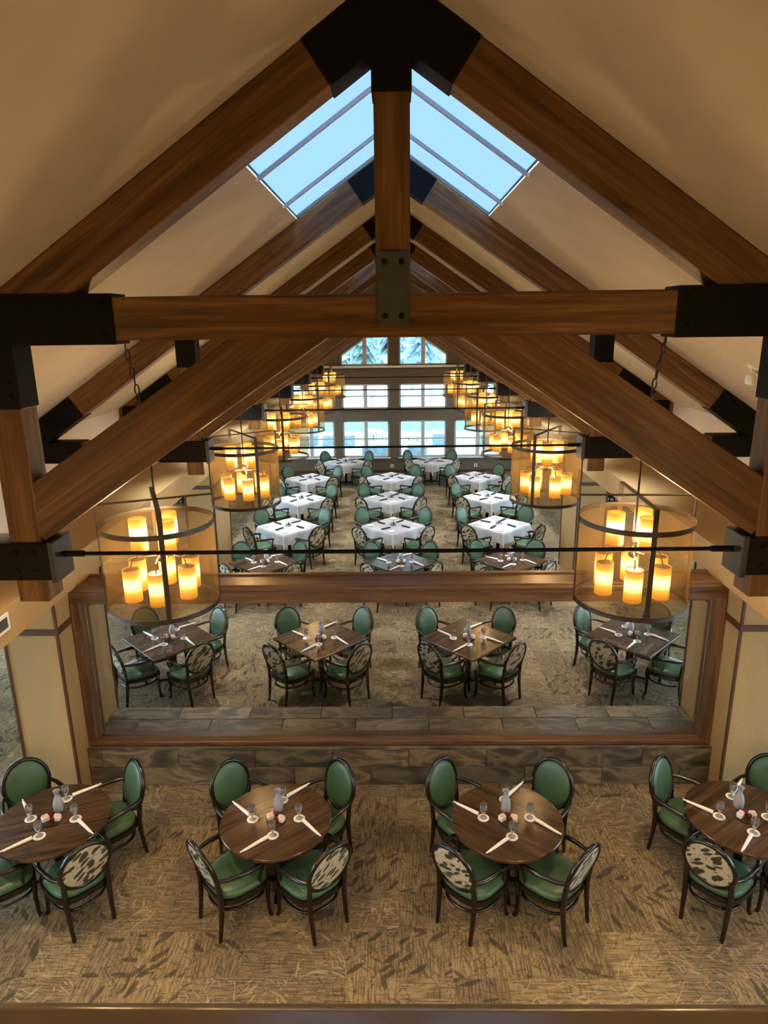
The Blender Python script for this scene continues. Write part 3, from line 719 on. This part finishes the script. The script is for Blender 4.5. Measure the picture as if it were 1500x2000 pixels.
def setting_cloth(cx, cy, desc, z):
    for a, nm in SEATS:
        aa = R(a)
        pc = aa + R(45 + random.uniform(-5, 5)); pp = aa + R(14 + random.uniform(-6, 6))
        tag(obj('bread_plate', PLATE, None, (cx + .53 * math.cos(pc), cy + .53 * math.sin(pc), z)), 'small white bread plate at %s place on %s' % (nm, desc), 'plate', 'bread plates')
        tag(obj('cutlery_pouch', POUCH, None, (cx + .33 * math.cos(pp), cy + .33 * math.sin(pp), z), (0, 0, aa + R(random.uniform(-12, 12)))), 'black cutlery pouch at %s place on %s' % (nm, desc), 'cutlery pouch', 'cutlery pouches')
    build('condiment_caddy', 'small black wire condiment caddy on %s' % desc, 'caddy', (cx, cy, z), R(random.uniform(0, 90)), WIRE, 'condiment caddies')
def cloth_mesh():
    """square cloth: flat top, hanging sides, corners falling in a fold"""
    n = 40; half = HSQ + .27; vs = []; fs = []
    for j in range(n + 1):
        for i in range(n + 1):
            u, v = (-1 + 2 * i / n) * half, (-1 + 2 * j / n) * half
            du, dv = max(0, abs(u) - HSQ), max(0, abs(v) - HSQ)
            x, y = math.copysign(min(abs(u), HSQ), u), math.copysign(min(abs(v), HSQ), v)
            drop = math.hypot(du, dv) if (du and dv) else du + dv
            out = min(drop, .02) * .8
            fold = .016 * math.sin((u if dv > du else v) * 16) * min(1, drop / .2)
            if du and dv:
                k = min(du, dv) / max(du, dv)
                ang = math.atan2(dv, du)
                r = .016 + .055 * math.sin(2 * ang) * min(1, drop / .25) + .03 * drop
                x += math.copysign(r * math.cos(ang) , u); y += math.copysign(r * math.sin(ang), v)
            elif du: x += math.copysign(out + fold + .03 * drop, u)
            elif dv: y += math.copysign(out + fold + .03 * drop, v)
            vs.append((x, y, .764 - max(0, drop - .01)))
    for j in range(n):
        for i in range(n):
            a = j * (n + 1) + i; fs.append((a, a + 1, a + n + 2, a + n + 1))
    return MB().add(vs, fs).mesh('tablecloth', 'cloth', 50)
CLOTH = cloth_mesh()
N4 = ['first', 'second', 'third', 'fourth']
for k, (x, y) in enumerate([(-3.36, 5.63), (-1.18, 5.63), (1.05, 5.62), (3.33, 5.66)]):
    d = '%s round table from left-side' % N4[k]
    table('round', x, y, d, R([20, 40, -38, 35][k]), 'round dark walnut dining table, %s' % (['beside left-side column', 'second from left-side', 'third from left-side', 'beside right-side column'][k]), 'round tables before the partition')
    chairs(x, y, d, 'chairs at round tables'); setting_bare(x, y, d)
for k, (x, y) in enumerate([(-3.46, 9.60), (-1.15, 9.58), (1.09, 9.56), (3.58, 9.62)]):
    d = '%s square table behind glass' % N4[k]
    table('square', x, y, d, R(45), 'bare walnut square table behind glass partition, %s from left-side' % N4[k], 'bare square tables')
    chairs(x, y, d, 'chairs at bare square tables', .56); setting_bare(x, y, d)
for k, (x, y) in enumerate([(-2.61, 13.0), (0.10, 12.95), (2.30, 13.0)]):
    d = '%s bare table beyond partition beam' % N4[k]
    table('square', x, y, d, R(45), 'bare walnut square table half hidden by partition beam, %s from left-side' % N4[k], 'bare square tables')
    chairs(x, y, d, 'chairs at bare square tables', .56); setting_bare(x, y, d)
ROWS = [('front', [(-2.51, 15.52), (-.05, 15.5), (2.42, 15.54)]), ('second', [(-2.54, 18.11), (-.11, 18.12), (2.50, 18.12)]),
        ('third', [(-2.60, 20.58), (-.11, 20.64), (2.49, 20.62)]), ('window', [(-1.67, 23.08), (1.24, 23.12)])]
for rn, lst in ROWS:
    for k, (x, y) in enumerate(lst):
        d = '%s clothed table, %s row' % (N4[k], rn)
        table('square', x, y, d, R(45), 'square table under white cloth, %s from left-side in %s row' % (N4[k], rn), 'clothed square tables')
        tag(obj('tablecloth', CLOTH, None, (x, y, 0), (0, 0, R(45))), 'white cloth over %s table from left-side in %s row' % (N4[k], rn), 'tablecloth', 'white tablecloths')
        chairs(x, y, d, 'chairs at clothed tables', .78); setting_cloth(x, y, d, .7655)
# aisle furniture glimpsed past the columns
for (x, y, d, only) in ((-6.6, 20.9, 'table in left-side aisle', None), (6.75, 20.0, 'table in right-side aisle', None)):
    table('square', x, y, d, R(45), 'bare walnut square table standing in %s' % d[9:], 'aisle tables')
    chairs(x, y, d, 'chairs in the aisles', .54)

# ------------------------------------------------------------------ chandeliers
CR, ZT, ZB, ZX = .485, 3.72, 2.98, 3.93
circ = [(CR * math.cos(2 * math.pi * k / 48), CR * math.sin(2 * math.pi * k / 48)) for k in range(48)]
def band(r, z0, z1, t, mat, name):
    n = 48; vs = []
    for rr, z in ((r, z0), (r, z1), (r - t, z1), (r - t, z0)):
        vs += [(rr * math.cos(2 * math.pi * k / n), rr * math.sin(2 * math.pi * k / n), z) for k in range(n)]
    fs = []
    for q in range(4):
        for k in range(n): fs.append((q * n + k, q * n + (k + 1) % n, ((q + 1) % 4) * n + (k + 1) % n, ((q + 1) % 4) * n + k))
    return MB().add(vs, fs).mesh(name, mat, 40)
RING_T = band(CR, ZT - .022, ZT + .022, .006, 'bronze', 'ring'); RING_B = band(CR, ZB - .022, ZB + .022, .006, 'bronze', 'ring')
def drum_mesh():
    n = 48; vs = []; fs = []
    for z in (ZB, ZT): vs += [((CR - .01) * math.cos(2 * math.pi * k / n), (CR - .01) * math.sin(2 * math.pi * k / n), z) for k in range(n)]
    for k in range(n): fs.append((k, (k + 1) % n, n + (k + 1) % n, n + k))
    return MB().add(vs, fs).mesh('screen_shade', 'drum', 80)
DRUM = drum_mesh()
def strap_mesh():
    w = .042
    mb = MB(); 
    for s in (-1, 1): mb.box(*sorted((s * (CR + .001), s * (CR + .008))), -w / 2, w / 2, ZB - .02, ZX)
    mb.box(-CR - .008, CR + .008, -w / 2, w / 2, ZX - .004, ZX + .004)
    return mb.mesh('strap', 'bronze')
STRAP = strap_mesh()
STEM = MB().tube([(0, 0, 3.40), (0, 0, 4.55)], .009, 8).mesh('stem', 'bronze', 40)
HUB = MB().lathe([(.012, 3.36), (.04, 3.38), (.045, 3.41), (.03, 3.44), (.012, 3.46)], 14).mesh('hub', 'bronze', 50)
CAND = MB().lathe([(.070, -.145), (.075, -.143), (.075, .145), (.070, .145), (.068, .10), (.068, -.10)], 20, cap=False).mesh('candle_shade', 'candle', 40)
CAPT = MB().lathe([(.073, .128), (.073, .140), (.02, .146)], 18).mesh('shade_cap', 'bronze', 40)
CAPB = MB().lathe([(.06, -.142), (.073, -.148), (.02, -.158)], 18).mesh('shade_holder', 'bronze', 40)
BULB = MB().lathe([(.004, -.06), (.022, -.02), (.026, .02), (.012, .05)], 10).mesh('bulb', emissive('lit_bulb', (1, .8, .5), 3.0), 60)
ARM_D = MB().tube([(.03, 0, 3.42), (.15, 0, 3.435), (.25, 0, 3.42), (.27, 0, 3.37), (.27, 0, 3.345)], .006, 6).mesh('arm', 'bronze', 50)
ARM_U = MB().tube([(.03, 0, 3.42), (.10, 0, 3.43), (.155, 0, 3.44), (.165, 0, 3.475)], .006, 6).mesh('arm', 'bronze', 50)
LINK = [( .017 * math.cos(2 * math.pi * k / 12), 0, .042 * math.sin(2 * math.pi * k / 12)) for k in range(12)]
LINKM = MB().tube(LINK, .0065, 5, closed=True).mesh('chain_link', 'bronze', 60)
CANOPY = MB().lathe([(.055, 0), (.055, -.02), (.02, -.035)], 16).mesh('ceiling_canopy', 'bronze', 40)
CHY = [1.35, (TR[0] + TR[1]) / 2 - .02, (TR[1] + TR[2]) / 2 + .02, (TR[2] + TR[3]) / 2, (TR[3] + TR[4]) / 2, (TR[4] + TR[5]) / 2, (TR[5] + GABLE) / 2 + .1]
def chandelier(sg, i, y):
    x = sg * (2.08 if i else 2.35)  # the pair by the balcony is unseen, added to light the near hall
    t = tag(empty('chandelier', (x, y, 0), R([10, 22, 33, 12, 50, 5, 0][i] if sg < 0 else [10, -2, -32, 20, 60, 40, 0][i])),
            ('amber drum chandelier with candle shades, %s in %s-side row' % (ORD[i - 1], 'left' if sg < 0 else 'right')) if i else 'added amber drum chandelier, unseen beside the balcony ledge, %s-side' % ('left' if sg < 0 else 'right'), 'chandelier', 'drum chandeliers')
    obj('ring', RING_T, t); obj('ring', RING_B, t); obj('screen_shade', DRUM, t)
    obj('strap', STRAP, t); obj('strap', STRAP, t, None, (0, 0, R(90)))
    obj('stem', STEM, t); obj('hub', HUB, t)
    for k in range(6):
        a = 2 * math.pi * k / 6 + .3
        c = obj('candle_shade', CAND, t, (.27 * math.cos(a), .27 * math.sin(a), 3.205)); obj('shade_cap', CAPT, c); obj('bulb', BULB, c)
        obj('arm', ARM_D, t, None, (0, 0, a))
    for k in range(3):
        a = 2 * math.pi * k / 3 + .9
        c = obj('candle_shade', CAND, t, (.165 * math.cos(a), .165 * math.sin(a), 3.625)); obj('shade_holder', CAPB, c); obj('bulb', BULB, c)
        obj('arm', ARM_U, t, None, (0, 0, a))
    xt = sg * .16; zc = roof(abs(x) + .16) - .01; n = int((zc - 4.55) / .066); st = (zc - 4.55) / n
    rzt = t.rotation_euler.z; ox, oy = xt * math.cos(rzt), -xt * math.sin(rzt)          # chain leans outward to its ceiling hook
    for k in range(n):
        f = (k + .5) / n; obj('chain_link', LINKM, t, (ox * f, oy * f, 4.55 + st * (k + .5)), (0, 0, R(90) * (k % 2)))
    obj('ceiling_canopy', CANOPY, t, (ox, oy, zc + .01))
    L = bpy.data.lights.new('chandelier_light', 'POINT'); L.energy = CHAND_W * (1.5 if i == 0 else 1.0 if i < 3 else .7); L.color = LAMP; L.shadow_soft_size = .16
    lo = bpy.data.objects.new('chandelier_light', L); COL.objects.link(lo); lo.parent = t; lo.location = (0, 0, 3.50)
for sg in (-1, 1):
    for i, y in enumerate(CHY): chandelier(sg, i, y)

# ------------------------------------------------------------------ ceiling spotlights
SPB = MB().lathe([(.012, 0), (.040, .008), (.046, .05), (.036, .09), (.012, .10)], 14).mesh('lamp_head', 'white', 50)
SPA = MB().tube([(0, 0, .095), (0, 0, .15)], .010, 8).mesh('bracket', 'white', 40)
SPF = MB().lathe([(.05, .0), (.05, .02), (.02, .025)], 14).mesh('mounting_plate', 'white', 40)
def spotlight(sg, y, lab, energy, col):
    x = sg * 3.1
    t = tag(empty('ceiling_spotlight', (x, y, roof(x) - .15)), lab, 'spotlight', 'ceiling spotlights')
    obj('lamp_head', SPB, t); obj('bracket', SPA, t); obj('mounting_plate', SPF, t, (0, 0, .145), (0, math.atan(SLOPE) * sg, 0))
    L = bpy.data.lights.new('spot', 'SPOT'); L.energy = energy; L.color = col; L.spot_size = R(105); L.spot_blend = .8; L.shadow_soft_size = .08
    lo = bpy.data.objects.new('spot', L); COL.objects.link(lo); lo.parent = t; lo.location = (0, 0, -.02)
    lo.rotation_euler = (0, R(-sg * -18), 0)
SPY = [2.3, 6.14, 10.3, 13.2, 16.3, 19.3, 22.8]
for sg, side in ((-1, 'left'), (1, 'right')):
    for i, y in enumerate(SPY):
        where = ['added unseen over the balcony edge'] + ['behind the %s truss' % o for o in ORD]  # the spots over the balcony edge are unseen, added for warm near light
        if sg < 0 and i == 1: y = 4.9  # unseen lamp, placed out of view to balance the light
        spotlight(sg, y, 'small white ceiling spotlight on %s-side slope %s' % (side, where[i]), SPOT_W * (0.5, 0.5, 0.75, 1.0, 1.1, 1.1, 0.4)[i], SPOT_NEAR if i < 2 else SPOT_DAYFILL)

# unseen downlights added under the balcony slab to wash column fronts and round tables
DLR = MB().lathe([(.075, 0), (.085, -.006), (.085, .0), (.06, .0)], 18, cap=False).mesh('trim_ring', 'white', 50)
DLL = MB().lathe([(.058, .0), (.058, .004)], 16).mesh('lens', emissive('lit_lens', (1, .8, .55), 3.0), 40)
for k, x in enumerate((-3.0, -1.0, 1.0, 3.0)):
    t = tag(empty('added_downlight', (x, -.15, 3.699)), 'added downlight under the balcony slab, %s from left-side' % ORD[k], 'downlight', 'added balcony downlights')
    obj('trim_ring', DLR, t); obj('lens', DLL, t, (0, 0, -.006))
    L = bpy.data.lights.new('downlight', 'SPOT'); L.energy = DOWN_W; L.color = SPOT_NEAR; L.spot_size = R(120); L.spot_blend = .7; L.shadow_soft_size = .06
    lo = bpy.data.objects.new('downlight', L); COL.objects.link(lo); lo.parent = t; lo.location = (0, 0, -.02); lo.rotation_euler = (R(48), 0, 0)

# ------------------------------------------------------------------ small wall fittings
def outlet(x, y, z, lab):
    build('wall_outlet', lab, 'outlet', (x, y, z), 0, [('face_plate', MB().box(-.06, .06, -.012, 0, -.06, .06).mesh('face_plate', 'white', bevel=.003)), ('socket', MB().box(-.02, .02, -.016, -.010, -.03, .03).mesh('socket', 'grey_steel'))], 'wall outlets')
outlet(-2.85, GABLE, .25, 'white wall outlet under the gable windows, left-side of three')
outlet(-.1, GABLE, .25, 'white wall outlet under middle pier of the gable windows')
outlet(2.95, GABLE, .25, 'white wall outlet under the gable windows, right-side of three')
vp = tag(empty('wall_vent', (-XH, 5.72, 2.76)), 'small white framed vent on left-side header above round table', 'vent')
obj('frame', MB().box(0, .014, -.14, .14, -.085, .085).mesh('frame', 'white', bevel=.004), vp)
obj('louver_panel', MB().box(.012, .018, -.10, .10, -.05, .05).mesh('louver_panel', 'grey_steel'), vp)

# ------------------------------------------------------------------ outdoors
ZG = -.3
struct(obj('ground', MB().box(-90, 90, GABLE + .3, 58, ZG - .2, ZG).mesh('ground', 'snow')))
struct(obj('ground_side', MB().box(-90, -XA - .3, -20, GABLE + .3, ZG - .2, ZG).mesh('ground', 'snow')))
struct(obj('ground_side.001', MB().box(XA + .3, 90, -20, GABLE + .3, ZG - .2, ZG).mesh('ground', 'snow')))
struct(obj('lake', MB().box(-60, 60, 36.5, 43, ZG - .1, ZG + .02).mesh('lake', 'ice')))
hill = [(57.5, ZG - .1), (58, ZG), (70, 2.0), (90, 6.5), (120, 12), (120, -1)]
struct(obj('hill', MB().prism(hill, 'x', -90, 90).mesh('hill', 'snow')))
for k, (x, y, l, w_, h) in enumerate([(-2.6, 32.2, 1.5, .6, .5), (-4.6, 32.6, 1.9, .6, .45), (-.55, 29.4, 1.7, .6, .5), (1.0, 29.6, .8, .5, .45), (2.35, 32.4, 1.1, .6, .5), (4.7, 32.0, 1.8, .6, .5)]):
    build('stone_planter', 'snow topped grey stone planter on terrace, %s from left-side' % (ORD[[1, 0, 2, 3, 4, 5][k]]), 'planter', (x, y, ZG), 0,
          [('stone_wall', MB().box(-l / 2, l / 2, -w_ / 2, w_ / 2, 0, h).mesh('stone_wall', 'stone_out', bevel=.03)), ('snow_cap', MB().box(-l / 2 - .04, l / 2 + .04, -w_ / 2 - .04, w_ / 2 + .04, h, h + .14).mesh('snow_cap', 'snow', bevel=.05))], 'terrace planters')
def snowy_table(x, y, lab):
    t = [('snow_cap', MB().lathe([(.50, .52), (.54, .58), (.4, .68), (.2, .72)], 20).mesh('snow_cap', 'snow', 60)), ('post', MB().lathe([(.05, 0), (.05, .52)], 8).mesh('post', 'stone_out'))]
    for a in range(4): t.append(('leg', MB().tube([(.5 * math.cos(a * 1.571), .5 * math.sin(a * 1.571), 0), (.42 * math.cos(a * 1.571), .42 * math.sin(a * 1.571), .54)], .03, 6).mesh('leg', 'stone_out')))
    build('patio_table', lab, 'patio table', (x, y, ZG), .4, t, 'snowy patio tables')
snowy_table(1.05, 31.2, 'snow covered round patio table outside window by middle pier')
snowy_table(-1.0, 32.6, 'snow covered round patio table near the stone planters')
def bare_tree(x, y, z, h, lab, seed, group, dense=1.0, mat='bark'):
    rn = random.Random(seed); mb = MB(); br = MB()
    mb.tube([(0, 0, -.3), (rn.uniform(-.1, .1) * h * .1, 0, h * .4), (rn.uniform(-.05, .05) * h, 0, h * .8)], [.035 * h * .35 + .02, .02 * h * .35 + .015, .01], 6)
    for k in range(int(16 * dense)):
        z0 = h * rn.uniform(.2, .75); a = rn.uniform(0, 6.28); l = h * rn.uniform(.2, .38)
        e = Vector((math.cos(a) * l * .7, math.sin(a) * l * .5, z0 + l * .75)); s0 = Vector((0, 0, z0)); m = (s0 + e) / 2 + Vector((0, 0, -.06 * l))
        br.tube([s0, m, e], [.010 * h * .35 + .008, .008 * h * .3 + .006, .006], 4)
        for q in range(int(3 * dense)):
            p = m.lerp(e, rn.uniform(0, 1)); aa = a + rn.uniform(-1, 1); ll = l * rn.uniform(.3, .5)
            br.tube([p, p + Vector((math.cos(aa) * ll * .6, math.sin(aa) * ll * .5, ll * .6))], [.006 + .001 * h, .004 + .0006 * h], 4)
    build('bare_tree', lab, 'tree', (x, y, z), 0, [('trunk', mb.mesh('trunk', mat)), ('branches', br.mesh('branches', mat))], group)
for k, (x, y, h) in enumerate([(-2.5, 35.2, 1.6), (-.95, 35.6, 1.9), (1.15, 35.4, 2.0), (2.7, 35.2, 1.7)]):
    bare_tree(x, y, ZG, h, 'small bare sapling by the frozen water, %s from left-side' % ORD[k], k, 'waterside saplings', .6)
for k in range(16):
    x = -7.5 + k + random.uniform(-.3, .3); y = random.uniform(46, 56)
    bare_tree(x, y, ZG, random.uniform(1.2, 2.2), 'low frosted shrub on snowy far bank, number %s from left-side' % (['one', 'two', 'three', 'four', 'five', 'six', 'seven', 'eight', 'nine', 'ten', 'eleven', 'twelve', 'thirteen', 'fourteen', 'fifteen', 'sixteen'][k]), 50 + k, 'far bank shrubs', 1.7)
def conifer(x, y, z, h, lab, seed, mat):
    rn = random.Random(seed); fo = MB()
    for t in range(9):
        f = t / 9; zz = h * (.10 + .85 * f); r = h * .19 * (1 - f) + .12
        n = 11
        for k in range(n):
            a = 2 * math.pi * (k + rn.random() * .7) / n; rr = r * rn.uniform(.75, 1.15); wd = .42 * r
            c, s = math.cos(a), math.sin(a)
            fo.add([(0, 0, zz + h * .09), (rr * c - wd * s * .6, rr * s + wd * c * .6, zz - h * .02), (rr * 1.15 * c, rr * 1.15 * s, zz - h * .05), (rr * c + wd * s * .6, rr * s - wd * c * .6, zz - h * .02), (rr * .7 * c, rr * .7 * s, zz - h * .06)],
                   [(0, 1, 2), (0, 2, 3), (1, 4, 2), (2, 4, 3), (0, 4, 1), (0, 3, 4)])
    build('conifer_tree', lab, 'tree', (x, y, z), rn.uniform(0, 6), [('foliage', fo.mesh('foliage', mat)), ('trunk', MB().tube([(0, 0, -.4), (0, 0, h * .9)], [.02 * h, .01], 7).mesh('trunk', 'bark'))], 'hillside conifers')
NINE = ORD + ['eighth', 'ninth']
for k in range(9):
    x = (-8.4, -6.0, -4.2)[k % 3] + 5.6 * (k // 3); y = 66 + (k % 3) * 6
    conifer(x, y, (y - 58) / 12 * 1.9 + ZG, random.uniform(8, 10), 'snow dusted hillside conifer beyond gable windows, %s from left-side' % NINE[k], 200 + k, 'needles' if k % 2 else 'needles_blue')
for k in range(6):
    x = -6.2 + 2.45 * k; y = 60.5 + 1.5 * (k % 2)
    bare_tree(x, y, .2, random.uniform(5, 6), 'tall frosted bare tree before hillside conifers, %s from left-side' % NINE[k], 300 + k, 'hillside bare trees', 1.8)
